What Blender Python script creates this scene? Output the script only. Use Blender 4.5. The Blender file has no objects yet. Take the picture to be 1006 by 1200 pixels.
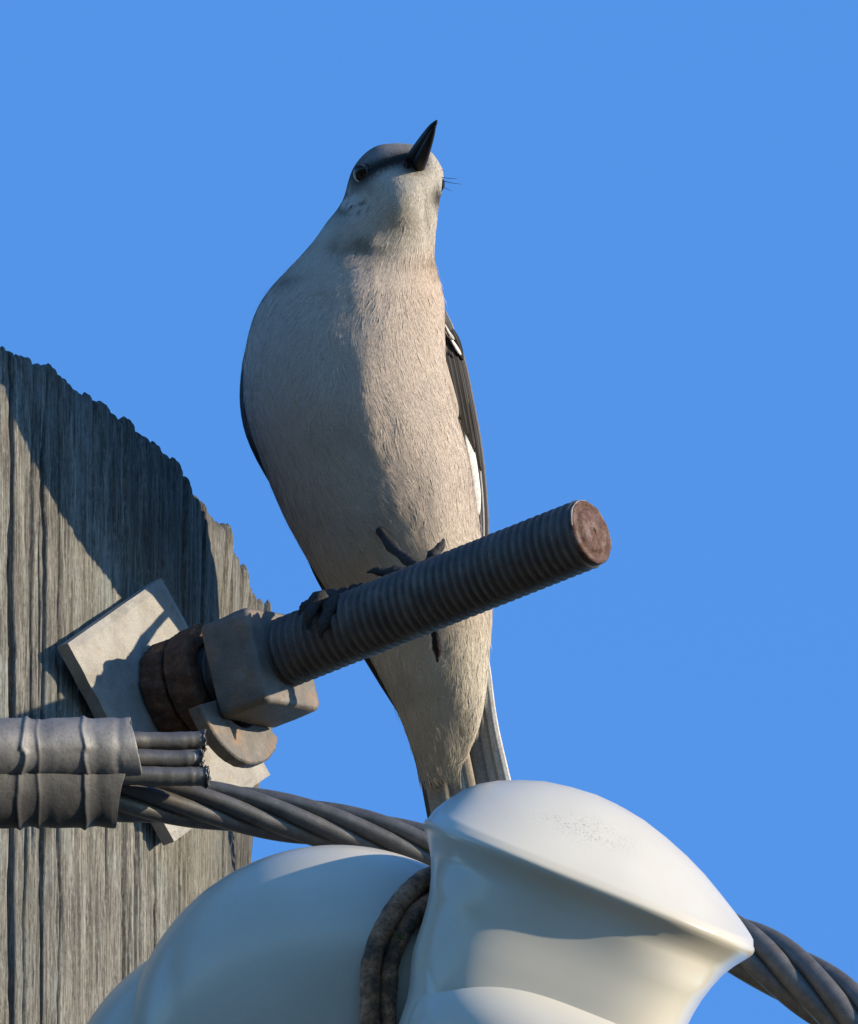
import bpy, bmesh, math, random
import numpy as np
from mathutils import Vector, Matrix

random.seed(7)
rng = np.random.default_rng(11)
SC = bpy.context.scene

# ------------------------------------------------------------------ camera, sky, sun, exposure
ELEV = math.radians(32.5)          # the camera looks up at the pole top
DIST = 12.0                        # metres from lens to the bird
SE, CE = math.sin(ELEV), math.cos(ELEV)
S = 4200.0                         # photo pixels per metre at that distance
RV = np.array([1.0, 0, 0]); UV = np.array([0, -SE, CE]); FV = np.array([0, CE, SE])
GROUND_Z = -DIST * SE - 1.6

cam_d = bpy.data.cameras.new('camera')
cam = bpy.data.objects.new('camera', cam_d)
SC.collection.objects.link(cam)
cam.location = Vector(-FV * DIST)
cam.rotation_euler = (math.pi / 2 + ELEV, 0, 0)
cam_d.sensor_fit = 'VERTICAL'
cam_d.sensor_height = 24.0
cam_d.lens = 24.0 * DIST / (1200.0 / S)
cam_d.clip_start = 0.1
cam_d.clip_end = 6000
SC.camera = cam

SUN = np.array([0.93, -0.27, 0.25]); SUN = SUN / np.linalg.norm(SUN)   # towards the sun
sun_el = math.asin(SUN[2])
w = bpy.data.worlds.new('World'); SC.world = w; w.use_nodes = True
nt = w.node_tree
bg = nt.nodes['Background']
sky = nt.nodes.new('ShaderNodeTexSky'); sky.sky_type = 'NISHITA'; sky.sun_disc = False
sky.sun_elevation = sun_el
sky.sun_rotation = math.atan2(SUN[0], SUN[1])
sky.altitude = 0; sky.air_density = 1.12; sky.dust_density = 0.0; sky.ozone_density = 8.0
nt.links.new(sky.outputs['Color'], bg.inputs['Color'])
bg.inputs['Strength'].default_value = 0.15

sl = bpy.data.lights.new('sun', 'SUN'); sl.energy = 3.2; sl.angle = math.radians(0.53)
sl.color = (1.0, 0.86, 0.64)
so = bpy.data.objects.new('sun', sl); SC.collection.objects.link(so)
so.rotation_euler = Vector(SUN).to_track_quat('Z', 'Y').to_euler()
so.location = (5, -3, 5)

vs = SC.view_settings
vs.view_transform = 'Standard'; vs.look = 'None'; vs.exposure = 1.28; vs.gamma = 1.0; vs.use_curve_mapping = False
SC.render.engine = 'CYCLES'

# ------------------------------------------------------------------ helpers
def W(px, py, d=0.0):
    """photo pixel + distance behind the bolt plane (metres) -> world point(s)"""
    px = np.asarray(px, float); py = np.asarray(py, float); d = np.asarray(d, float)
    k = (DIST + d) / DIST
    a = (px - 503) / S * k; b = (600 - py) / S * k
    return a[..., None] * RV + b[..., None] * UV + d[..., None] * FV

GEAR = -0.085                       # cable, wrap and insulator hang this much nearer the lens
def WG(px, py, d=0.0): return W(px, py, np.asarray(d, float) + GEAR)
ORIGIN = {}
def thing(name, label, cat, loc, group=None):
    o = bpy.data.objects.new(name, None); SC.collection.objects.link(o)
    o.location = Vector(loc); o['label'] = label; o['category'] = cat
    o.empty_display_size = 0.02
    if group: o['group'] = group
    ORIGIN[o.name] = np.array(loc, float)
    return o

def mk(name, v, f, mat, parent=None, smooth=True, col=None, label=None, cat=None, kind=None, origin=None, normals=None):
    v = np.asarray(v, float)
    if parent is not None: org = ORIGIN[parent.name]
    else: org = np.array(origin if origin is not None else v.mean(0))
    f = f if isinstance(f, list) else f.tolist()
    if normals is None and kind != 'structure' and signed_volume(v, f) < 0:
        f = [q[::-1] for q in f]
    me = bpy.data.meshes.new(name)
    me.from_pydata((v - org).tolist(), [], f if isinstance(f, list) else f.tolist())
    me.update()
    if smooth: me.polygons.foreach_set('use_smooth', [True] * len(me.polygons))
    if col is not None:
        at = me.color_attributes.new('tint', 'FLOAT_COLOR', 'POINT')
        c4 = np.ones((len(v), 4)); c4[:, :3] = col
        at.data.foreach_set('color', c4.ravel())
    if normals is not None:
        me.normals_split_custom_set_from_vertices(normals.tolist())
    me.materials.append(mat)
    o = bpy.data.objects.new(name, me); SC.collection.objects.link(o)
    if parent is not None:
        o.parent = parent
    else:
        o.location = Vector(org)
    ORIGIN[o.name] = org
    if label: o['label'] = label
    if cat: o['category'] = cat
    if kind: o['kind'] = kind
    return o

def signed_volume(v, f):
    c = v - v.mean(0); t = 0.0
    q4 = np.array([q for q in f if len(q) == 4]); rest = [q for q in f if len(q) != 4]
    if len(q4):
        a, b, d, e = (c[q4[:, k]] for k in range(4))
        t += np.einsum('ij,ij->', a, np.cross(b, d)) + np.einsum('ij,ij->', a, np.cross(d, e))
    for q in rest:
        for k in range(1, len(q) - 1): t += np.dot(c[q[0]], np.cross(c[q[k]], c[q[k + 1]]))
    return t

def grid_faces(n, m, close_m=True, close_n=False, flip=False):
    """n rows of m points"""
    i = np.arange(n if close_n else n - 1); j = np.arange(m if close_m else m - 1)
    I, J = np.meshgrid(i, j, indexing='ij')
    I2 = (I + 1) % n; J2 = (J + 1) % m
    q = np.stack([I * m + J, I * m + J2, I2 * m + J2, I2 * m + J], -1).reshape(-1, 4)
    return q[:, ::-1] if flip else q

def smooth_path(pts, n):
    """Catmull-Rom through points (k,dim), resampled to n"""
    P = np.asarray(pts, float)
    P = np.vstack([2 * P[0] - P[1], P, 2 * P[-1] - P[-2]])
    k = len(P) - 3
    t = np.linspace(0, k, n); i = np.minimum(t.astype(int), k - 1); u = (t - i)[:, None]
    p0, p1, p2, p3 = P[i], P[i + 1], P[i + 2], P[i + 3]
    return 0.5 * (2 * p1 + (p2 - p0) * u + (2 * p0 - 5 * p1 + 4 * p2 - p3) * u ** 2 + (3 * p1 - p0 - 3 * p2 + p3) * u ** 3)

def frames(C):
    T = np.gradient(C, axis=0); T /= np.linalg.norm(T, axis=1)[:, None]
    n = np.cross(T[0], [0.13, 0.3, 0.94]); n /= np.linalg.norm(n)
    N = [n]
    for t in T[1:]:
        n = N[-1] - t * np.dot(N[-1], t); N.append(n / np.linalg.norm(n))
    N = np.array(N); B = np.cross(T, N)
    return T, N, B

def tube(C, r, m=12, caps=True, squash=None):
    C = np.asarray(C, float); n = len(C); r = np.broadcast_to(np.asarray(r, float), (n,))
    T, N, B = frames(C)
    a = np.linspace(0, 2 * np.pi, m, endpoint=False)
    k = 1.0 if squash is None else squash
    v = C[:, None] + r[:, None, None] * (np.cos(a)[None, :, None] * N[:, None] + k * np.sin(a)[None, :, None] * B[:, None])
    v = v.reshape(-1, 3); f = grid_faces(n, m).tolist()
    if caps:
        f.append(list(range(m))[::-1]); f.append(list(range((n - 1) * m, n * m)))
    return v, f

def vnoise(x, seed=0):
    """smooth 1-d value noise"""
    x = np.asarray(x, float); i = np.floor(x).astype(int); u = x - i; u = u * u * (3 - 2 * u)
    h = lambda k: np.modf(np.abs(np.sin((k + seed * 57.31) * 12.9898) * 43758.5453))[0]
    return h(i) * (1 - u) + h(i + 1) * u

def vnoise2(x, y, seed=0):
    x = np.asarray(x, float); y = np.asarray(y, float)
    i = np.floor(x); j = np.floor(y); u = x - i; w_ = y - j; u = u * u * (3 - 2 * u); w_ = w_ * w_ * (3 - 2 * w_)
    h = lambda a, b: np.modf(np.abs(np.sin(a * 12.9898 + b * 78.233 + seed * 3.77) * 43758.5453))[0]
    return (h(i, j) * (1 - u) + h(i + 1, j) * u) * (1 - w_) + (h(i, j + 1) * (1 - u) + h(i + 1, j + 1) * u) * w_

def pchip(x, xs, ys):
    xs = np.asarray(xs, float); ys = np.asarray(ys, float)
    h = np.diff(xs); dl = np.diff(ys) / h
    mm = np.zeros(len(xs)); mm[0] = dl[0]; mm[-1] = dl[-1]
    for i in range(1, len(xs) - 1):
        if dl[i - 1] * dl[i] > 0:
            w1 = 2 * h[i] + h[i - 1]; w2 = h[i] + 2 * h[i - 1]
            mm[i] = (w1 + w2) / (w1 / dl[i - 1] + w2 / dl[i])
    i = np.clip(np.searchsorted(xs, x) - 1, 0, len(xs) - 2)
    t = (x - xs[i]) / h[i]
    return (1 + 2 * t) * (1 - t) ** 2 * ys[i] + t * (1 - t) ** 2 * h[i] * mm[i] + t * t * (3 - 2 * t) * ys[i + 1] + t * t * (t - 1) * h[i] * mm[i + 1]

# ------------------------------------------------------------------ materials
class Mat:
    def __init__(s, name, rough=0.7, metal=0.0, spec=0.5):
        s.m = bpy.data.materials.new(name); s.m.use_nodes = True
        s.t = s.m.node_tree; s.b = s.t.nodes['Principled BSDF']
        s.b.inputs['Roughness'].default_value = rough
        s.b.inputs['Metallic'].default_value = metal
        s.b.inputs['Specular IOR Level'].default_value = spec
        s.co = s.t.nodes.new('ShaderNodeTexCoord').outputs['Object']
    def link(s, a, b): s.t.links.new(a, b)
    def mapped(s, scale, rot=(0, 0, 0)):
        n = s.t.nodes.new('ShaderNodeMapping'); n.inputs['Scale'].default_value = scale; n.inputs['Rotation'].default_value = rot
        s.link(s.co, n.inputs['Vector']); return n.outputs['Vector']
    def noise(s, scale=1.0, detail=6, rough=0.6, vec=None, dist=0.0):
        n = s.t.nodes.new('ShaderNodeTexNoise'); n.inputs['Scale'].default_value = scale
        n.inputs['Detail'].default_value = detail; n.inputs['Roughness'].default_value = rough; n.inputs['Distortion'].default_value = dist
        s.link(vec or s.co, n.inputs['Vector']); return n.outputs['Fac']
    def ramp(s, fac, stops):
        n = s.t.nodes.new('ShaderNodeValToRGB'); e = n.color_ramp.elements
        while len(e) < len(stops): e.new(0.5)
        for q, (p, c) in zip(e, stops):
            q.position = p; q.color = (c, c, c, 1) if isinstance(c, (int, float)) else (*c, 1)
        s.link(fac, n.inputs['Fac']); return n.outputs['Color']
    def mix(s, fac, a, b, mode='MIX'):
        n = s.t.nodes.new('ShaderNodeMix'); n.data_type = 'RGBA'; n.blend_type = mode
        for k, x in ((0, fac), (6, a), (7, b)):
            if isinstance(x, (int, float)): n.inputs[k].default_value = x
            elif isinstance(x, tuple): n.inputs[k].default_value = (*x, 1)
            else: s.link(x, n.inputs[k])
        return n.outputs[2]
    def attr(s):
        n = s.t.nodes.new('ShaderNodeAttribute'); n.attribute_name = 'tint'; return n.outputs['Color']
    def color(s, c):
        if isinstance(c, tuple): s.b.inputs['Base Color'].default_value = (*c, 1)
        else: s.link(c, s.b.inputs['Base Color'])
        return s
    def roughness(s, c): s.link(c, s.b.inputs['Roughness']); return s
    def bump(s, h, strength=0.5, dist=0.001):
        n = s.t.nodes.new('ShaderNodeBump'); n.inputs['Strength'].default_value = strength; n.inputs['Distance'].default_value = dist
        s.link(h, n.inputs['Height']); s.link(n.outputs['Normal'], s.b.inputs['Normal']); return s

def make_mats():
    M = {}
    # weathered wood, grain along z
    m = Mat('weathered_wood', 0.9, spec=0.2)
    g1 = m.noise(1, 9, 0.68, m.mapped((460, 460, 20)), 0.5)
    g2 = m.noise(1, 8, 0.75, m.mapped((1700, 1700, 75)))
    p = m.noise(16, 5, 0.6); p2 = m.noise(55, 5, 0.65, m.mapped((1, 1, 0.35)))
    base = m.ramp(g1, [(0.33, (0.075, 0.062, 0.047)), (0.44, (0.18, 0.155, 0.118)), (0.55, (0.275, 0.242, 0.19)), (0.68, (0.40, 0.36, 0.295))])
    base = m.mix(m.ramp(g2, [(0.42, 0.85), (0.54, 0.0)]), base, (0.075, 0.066, 0.052))
    base = m.mix(m.ramp(p, [(0.42, 0.0), (0.7, 0.55)]), base, (0.22, 0.185, 0.13))
    base = m.mix(m.ramp(p2, [(0.52, 0.0), (0.75, 0.6)]), base, (0.33, 0.345, 0.30))
    spk = m.noise(1, 5, 0.7, m.mapped((1500, 1500, 420)))
    base = m.mix(m.ramp(spk, [(0.36, 0.6), (0.47, 0.0)]), base, (0.06, 0.052, 0.042))
    base = m.mix(m.ramp(spk, [(0.56, 0.0), (0.68, 0.5)]), base, (0.42, 0.39, 0.33))
    dark = m.attr()
    base = m.mix(1.0, m.mix(1.0, base, (0.74, 0.795, 0.87), 'MULTIPLY'), dark, 'MULTIPLY')
    m.color(base)
    hsum = m.mix(0.5, g1, g2)
    m.bump(hsum, 1.0, 0.0011); M['wood'] = m.m
    # galvanised steel, sun-bleached
    m = Mat('galvanised_steel', 0.62, 0.25)
    n1 = m.noise(130, 8, 0.65); n2 = m.noise(700, 5, 0.7); n3 = m.noise(60, 6, 0.6)
    c = m.ramp(n1, [(0.3, (0.17, 0.158, 0.138)), (0.5, (0.245, 0.232, 0.208)), (0.7, (0.30, 0.287, 0.262))])
    c = m.mix(m.ramp(n2, [(0.35, 0.5), (0.5, 0.0)]), c, (0.26, 0.24, 0.21))
    c = m.mix(m.ramp(n3, [(0.60, 0.0), (0.70, 0.75)]), c, (0.28, 0.17, 0.09))
    n5 = m.noise(2300, 3, 0.7); c = m.mix(m.ramp(n5, [(0.36, 0.55), (0.47, 0.0)]), c, (0.12, 0.105, 0.09)); c = m.mix(m.ramp(m.noise(340, 6, 0.7), [(0.58, 0.0), (0.66, 0.5)]), c, (0.22, 0.15, 0.09))
    m.color(c).bump(n2, 0.5, 0.0008); M['galv'] = m.m
    m = Mat('dull_zinc', 0.6, 0.3)
    n1 = m.noise(150, 8, 0.65); n2 = m.noise(800, 5, 0.7); n3 = m.noise(95, 6, 0.6)
    c = m.ramp(n1, [(0.3, (0.085, 0.075, 0.065)), (0.55, (0.135, 0.12, 0.106)), (0.75, (0.20, 0.183, 0.162))])
    c = m.mix(m.ramp(n2, [(0.35, 0.6), (0.5, 0.0)]), c, (0.12, 0.105, 0.09))
    c = m.mix(m.ramp(n3, [(0.50, 0.0), (0.66, 0.8)]), c, (0.20, 0.115, 0.06))
    m.color(c).bump(n2, 0.5, 0.0008); M['zinc'] = m.m
    # rust
    m = Mat('rust', 0.85, 0.0, 0.25)
    n1 = m.noise(190, 8, 0.7); n2 = m.noise(900, 6, 0.7)
    c = m.ramp(n1, [(0.3, (0.035, 0.02, 0.014)), (0.5, (0.095, 0.045, 0.026)), (0.62, (0.17, 0.075, 0.035)), (0.8, (0.30, 0.22, 0.17))])
    c = m.mix(m.ramp(n2, [(0.4, 0.6), (0.55, 0.0)]), c, (0.05, 0.028, 0.02))
    m.color(c).bump(m.mix(0.5, n1, n2), 0.9, 0.0012); M['rust'] = m.m
    m = Mat('end_rust', 0.7, 0.1, 0.3)
    n1 = m.noise(260, 7, 0.65); n2 = m.noise(1100, 5, 0.7)
    c = m.ramp(n1, [(0.32, (0.06, 0.027, 0.018)), (0.48, (0.105, 0.052, 0.036)), (0.6, (0.16, 0.105, 0.09)), (0.75, (0.20, 0.17, 0.165))])
    c = m.mix(m.ramp(n2, [(0.38, 0.6), (0.52, 0.0)]), c, (0.06, 0.03, 0.02))
    m.color(c).bump(n2, 0.8, 0.0008); M['end_rust'] = m.m
    # bolt: dark weathered zinc
    m = Mat('bolt_steel', 0.55, 0.2)
    n1 = m.noise(110, 8, 0.65); n2 = m.noise(1300, 4, 0.7)
    c = m.ramp(n1, [(0.3, (0.042, 0.034, 0.030)), (0.55, (0.078, 0.064, 0.055)), (0.75, (0.14, 0.118, 0.10))])
    c = m.mix(m.ramp(n2, [(0.62, 0.0), (0.72, 0.6)]), c, (0.30, 0.27, 0.24))
    m.color(c).bump(n2, 0.5, 0.0005); M['bolt'] = m.m
    # aluminium strand, oxidised
    m = Mat('oxidised_strand', 0.5, 0.4, 0.5)
    n1 = m.noise(220, 8, 0.65); n2 = m.noise(1500, 4, 0.7); n3 = m.noise(70, 5, 0.6)
    c = m.ramp(n1, [(0.3, (0.07, 0.065, 0.06)), (0.55, (0.108, 0.101, 0.093)), (0.75, (0.155, 0.147, 0.137))])
    c = m.mix(m.ramp(n2, [(0.33, 0.6), (0.46, 0.0)]), c, (0.07, 0.063, 0.056))
    c = m.mix(m.ramp(n3, [(0.58, 0.0), (0.75, 0.5)]), c, (0.19, 0.145, 0.11))
    m.color(c).bump(n2, 0.25, 0.0004); M['strand'] = m.m
    m = Mat('rusty_tie', 0.75, 0.1, 0.3)
    n1 = m.noise(120, 7, 0.65); n2 = m.noise(900, 5, 0.7)
    c = m.ramp(n1, [(0.34, (0.06, 0.04, 0.028)), (0.43, (0.15, 0.09, 0.058)), (0.52, (0.32, 0.16, 0.085)), (0.66, (0.50, 0.29, 0.18))])
    c = m.mix(m.ramp(n2, [(0.38, 0.6), (0.52, 0.0)]), c, (0.03, 0.025, 0.02))
    m.color(c).bump(n2, 0.8, 0.0009); M['tie'] = m.m
    # grey sheet wrap
    m = Mat('grey_wrap', 0.55, 0.15, 0.4)
    n1 = m.noise(70, 8, 0.6); n2 = m.noise(900, 5, 0.7); n3 = m.noise(1, 5, 0.6, m.mapped((160, 160, 30)))
    c = m.ramp(n1, [(0.3, (0.10, 0.096, 0.096)), (0.55, (0.15, 0.144, 0.14)), (0.75, (0.20, 0.192, 0.186))])
    c = m.mix(m.ramp(n2, [(0.36, 0.45), (0.5, 0.0)]), c, (0.07, 0.066, 0.062))
    c = m.mix(m.ramp(n3, [(0.6, 0.0), (0.78, 0.4)]), c, (0.20, 0.17, 0.14))
    m.color(c).bump(n2, 0.3, 0.0005); M['wrap'] = m.m
    m = Mat('shaded_wrap', 0.6, 0.1, 0.3)  # same sheet wrap, shade of its underside put into the colour
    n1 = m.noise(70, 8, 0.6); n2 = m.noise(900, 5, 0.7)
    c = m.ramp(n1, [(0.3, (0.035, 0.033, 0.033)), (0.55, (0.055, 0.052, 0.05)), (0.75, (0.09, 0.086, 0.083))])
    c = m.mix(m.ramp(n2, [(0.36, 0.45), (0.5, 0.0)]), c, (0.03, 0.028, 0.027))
    m.color(c).bump(n2, 0.3, 0.0005); M['shaded_wrap'] = m.m
    # porcelain
    m = Mat('white_porcelain', 0.24, 0.0, 0.42)
    n1 = m.noise(28, 4, 0.5); n2 = m.noise(1700, 3, 0.6); n3 = m.noise(90, 6, 0.7)
    n4 = m.noise(230, 5, 0.65)
    c = m.ramp(n1, [(0.3, (0.455, 0.422, 0.35)), (0.7, (0.505, 0.475, 0.405))])
    # soot specks confined to a smudged patch on the crown and a few single specks
    sp = m.t.nodes.new('ShaderNodeAttribute'); sp.attribute_name = 'tint'
    sep = m.t.nodes.new('ShaderNodeSeparateColor'); m.link(sp.outputs['Color'], sep.inputs[0])
    sm = m.t.nodes.new('ShaderNodeMath'); sm.operation = 'MULTIPLY'
    m.link(m.ramp(n2, [(0.54, 0.0), (0.62, 0.8)]), sm.inputs[0]); m.link(m.ramp(n4, [(0.40, 0.0), (0.52, 1.0)]), sm.inputs[1])
    sm2 = m.t.nodes.new('ShaderNodeMath'); sm2.operation = 'MULTIPLY'
    m.link(sm.outputs[0], sm2.inputs[0]); m.link(sep.outputs[0], sm2.inputs[1])
    c = m.mix(sm2.outputs[0], c, (0.16, 0.14, 0.12))
    st = m.t.nodes.new('ShaderNodeMath'); st.operation = 'MULTIPLY'
    m.link(m.ramp(n3, [(0.3, 0.2), (0.7, 0.9)]), st.inputs[0]); m.link(sep.outputs[1], st.inputs[1])
    c = m.mix(st.outputs[0], c, (0.50, 0.40, 0.25))
    m.color(c).bump(n1, 0.05, 0.001); M['porcelain'] = m.m
    # plumage & soft parts
    m = Mat('plumage', 0.95, 0.0, 0.04)
    n1 = m.noise(2200, 3, 0.6)
    m.color(m.mix(m.ramp(n1, [(0.3, 0.30), (0.7, 0.0)]), m.attr(), (0.10, 0.085, 0.075)))
    tr = m.t.nodes.new('ShaderNodeBsdfTranslucent'); mx = m.t.nodes.new('ShaderNodeMixShader'); mx.inputs[0].default_value = 0.25
    m.link(m.b.inputs['Base Color'].links[0].from_socket, tr.inputs['Color'])
    m.link(m.b.outputs[0], mx.inputs[1]); m.link(tr.outputs[0], mx.inputs[2]); m.link(mx.outputs[0], m.t.nodes['Material Output'].inputs['Surface'])
    M['plume'] = m.m
    m = Mat('feather_vane', 0.75, 0.0, 0.1)
    n1 = m.noise(1, 4, 0.6, m.mapped((1800, 1800, 260)))
    m.color(m.mix(m.ramp(n1, [(0.35, 0.35), (0.65, 0.0)]), m.attr(), (0.03, 0.027, 0.025))); M['vane'] = m.m
    m = Mat('beak_horn', 0.55, 0.0, 0.12)
    n1 = m.noise(500, 4, 0.6)
    m.color(m.ramp(n1, [(0.3, (0.006, 0.0055, 0.006)), (0.7, (0.016, 0.0145, 0.0145))])).bump(n1, 0.2, 0.0004); M['beak'] = m.m
    m = Mat('scaly_skin', 0.7, 0.0, 0.3)
    n1 = m.noise(900, 4, 0.6)
    m.color(m.ramp(n1, [(0.3, (0.010, 0.009, 0.009)), (0.7, (0.035, 0.03, 0.027))])).bump(n1, 0.8, 0.0008); M['foot'] = m.m
    m = Mat('eye_gloss', 0.04, 0.0, 0.22); m.color((0.012, 0.008, 0.006)); M['eye'] = m.m
    m = Mat('eyelid_skin', 0.7); m.color((0.05, 0.045, 0.042)); M['lid'] = m.m
    m = Mat('pale_eyelid', 0.7); m.color((0.45, 0.42, 0.38)); M['pale_lid'] = m.m
    m = Mat('moss_green', 0.9); m.color((0.10, 0.13, 0.04)); M['moss'] = m.m
    m = Mat('dry_grass', 0.95, 0, 0.1)
    n1 = m.noise(0.4, 8, 0.65); n2 = m.noise(9, 6, 0.7)
    m.color(m.mix(m.ramp(n2, [(0.3, 0.6), (0.7, 0)]), m.ramp(n1, [(0.3, (0.055, 0.058, 0.045)), (0.7, (0.09, 0.085, 0.068))]), (0.04, 0.043, 0.034)))
    M['ground'] = m.m
    return M
M = make_mats()

# ------------------------------------------------------------------ ground
R_ = 3000.0; N_ = 24
gv = [[0, 0, GROUND_Z]] + [[R_ * math.cos(2 * math.pi * i / N_), R_ * math.sin(2 * math.pi * i / N_), GROUND_Z] for i in range(N_)]
gf = [[0, 1 + i, 1 + (i + 1) % N_] for i in range(N_)]
mk('ground', gv, gf, M['ground'], smooth=False, kind='structure', origin=(0, 0, GROUND_Z))

# ------------------------------------------------------------------ bolt frame
A = np.array([0.805, -0.593, 0.0]); A /= np.linalg.norm(A)
UH = np.array([A[1], -A[0], 0.0])     # horizontal, in the plane of the washer, towards the camera's left
ZV = np.array([0, 0, 1.0])
AXD = lambda x: (445 - x) / (0.805 * S) * 0.5
A0 = W(200, 818, AXD(200))            # where the bolt axis crosses the washer's face
def onbolt(s, al=0.0, be=0.0):
    return A0 + np.multiply.outer(np.asarray(s, float), A) + np.multiply.outer(np.asarray(al, float), UH) + np.multiply.outer(np.asarray(be, float), ZV)
PXM = 1.0 / S
S_END = (697 - 200) / (0.805 * S)

# ------------------------------------------------------------------ wooden utility pole
def build_pole():
    R = 0.2162; Xc = (-600 - 503) / S
    pb = A0 - 0.0055 * A
    Yc = pb[1] + math.sqrt(R * R - (pb[0] - Xc) ** 2) + 0.0045
    Zt = ((600 - 767) / S + SE * Yc) / CE
    th = np.concatenate([np.radians(np.linspace(28, 106, 1050)), np.radians(np.linspace(106, 388, 90)[1:-1])])
    nth = len(th)
    dz = np.concatenate([np.linspace(0, 0.012, 16)[:-1], np.linspace(0.012, 0.40, 170), [0.6, 1.0, 2.0, 4.0, 6.0, Zt - GROUND_Z + 0.3]])
    TH, DZ = np.meshgrid(th, dz)
    arc = TH * R
    # block heights along the rim, split by checks
    r2 = np.random.default_rng(5)
    cr = []
    a = math.radians(26) * R
    while a < math.radians(107) * R:
        a += r2.uniform(0.004, 0.017) * (0.75 if a > math.radians(76) * R else 1.0); cr.append(a)
    cr = np.array(cr)
    top = np.zeros(nth)
    arc1 = th * R
    blk = np.searchsorted(cr, arc1)
    hb = r2.uniform(-0.0014, 0.0014, len(cr) + 2)
    top = hb[blk] + 0.0014 * (vnoise(arc1 * 300, 3) - 0.5) + 0.0016 * (vnoise(arc1 * 1500, 4) - 0.5) + 0.0030 * (vnoise(arc1 * 85, 9) - 0.5)
    # block crowns rounded off at their sides
    dist = np.min(np.abs(arc1[:, None] - cr[None, :]), axis=1)
    top -= 0.0020 * np.exp(-(dist / 0.0005) ** 2) * (0.2 + 1.3 * vnoise(arc1 * 33, 71))
    rag = np.clip((th - math.radians(70)) / math.radians(15), 0, 1) * (th < math.radians(110))
    top += rag * (0.010 * (vnoise(arc1 * 520, 21) - 0.55))
    disp = np.zeros_like(TH); dark = np.ones_like(TH)
    for k, c in enumerate(cr):
        depth = r2.uniform(0.0010, 0.0036); wd = r2.uniform(0.00028, 0.0006) * (1.5 if r2.uniform() < 0.06 else 1); ln = r2.choice([0.05, 0.12, 0.3, 2.0, 9.0])
        wob = 0.0018 * (vnoise(DZ * 28, k + 40) - 0.5) + 0.0007 * (vnoise(DZ * 160, k + 90) - 0.5) + (DZ * r2.uniform(-0.012, 0.012))
        fade = np.clip((ln - DZ) / 0.03, 0, 1)
        g = np.exp(-((arc - c - wob) / (wd * (0.6 + 0.8 * vnoise(DZ * 20, k)))) ** 2) * fade
        disp -= depth * g
    # finer checks that start lower down
    for k in range(80):
        c = r2.uniform(math.radians(28), math.radians(104)) * R; z0 = r2.uniform(-0.02, 0.33); ln = r2.uniform(0.015, 0.09)
        wd = r2.uniform(0.00025, 0.00055); depth = r2.uniform(0.0006, 0.0022)
        fade = np.clip(1 - np.abs(DZ - z0) / ln, 0, 1) ** 0.5
        wob = 0.0016 * (vnoise(DZ * 45, k + 200) - 0.5)
        disp -= depth * np.exp(-((arc - c - wob) / wd) ** 2) * fade
    # washboard grain
    disp += 0.0006 * (vnoise2(arc * 330, DZ * 7, 2) - 0.5) + 0.0006 * (vnoise2(arc * 1100, DZ * 22, 5) - 0.5)
    disp += 0.0012 * (vnoise2(arc * 42, DZ * 4, 8) - 0.5)
    disp += 0.0022 * np.exp(-DZ / 0.02) * (vnoise(arc * 260, 31) - 0.6)
    # frayed outward flare at the very top, rounded arris
    disp += 0.004 * np.exp(-DZ / 0.05) * np.clip((TH - math.radians(78)) / 0.2, 0, 1)
    disp -= 0.0016 * np.exp(-DZ / 0.0010)
    disp -= 0.0082 * (1 - np.exp(-DZ / 0.08)) * np.clip((TH - math.radians(62)) / 0.4, 0, 1)
    far = DZ > 0.41
    disp = np.where(far, -0.001, disp)
    Rr = R + disp
    Zz = Zt - DZ + top[None, :] * np.exp(-DZ / 0.03)
    V = np.stack([Xc + Rr * np.sin(TH), Yc - Rr * np.cos(TH), Zz], -1)
    n = len(dz)
    tone = 0.90 + 0.20 * vnoise2(arc * 60, DZ * 6, 14)
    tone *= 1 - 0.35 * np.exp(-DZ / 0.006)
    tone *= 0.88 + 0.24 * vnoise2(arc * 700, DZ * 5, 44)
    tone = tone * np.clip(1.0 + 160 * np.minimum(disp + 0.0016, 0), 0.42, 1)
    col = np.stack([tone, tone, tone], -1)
    # top face: rings inwards
    rings = []; cols = []
    for q, dr in ((0.985, -0.002), (0.93, -0.004), (0.7, -0.003), (0.35, -0.004)):
        rr = Rr[0] * q
        zz = Zz[0] * 0.35 + (Zt + dr) * 0.65 + 0.003 * (vnoise2(th * 30, q * 9 + 0 * th, 3) - 0.5)
        rings.append(np.stack([Xc + rr * np.sin(th), Yc - rr * np.cos(th), zz], -1)); cols.append(np.full((nth, 3), 0.8))
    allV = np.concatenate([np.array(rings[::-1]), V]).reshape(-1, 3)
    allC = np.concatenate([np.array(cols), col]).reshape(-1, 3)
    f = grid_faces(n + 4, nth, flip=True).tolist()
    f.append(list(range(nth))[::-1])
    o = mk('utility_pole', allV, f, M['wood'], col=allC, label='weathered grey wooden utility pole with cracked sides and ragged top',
           cat='pole', origin=(Xc, Yc, GROUND_Z))
    return o
build_pole()

# ------------------------------------------------------------------ hardware on the bolt
def bevel_obj(o, width, seg=3):
    b = o.modifiers.new('bevel', 'BEVEL'); b.width = width; b.segments = seg; b.limit_method = 'ANGLE'; b.angle_limit = math.radians(35)

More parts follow.
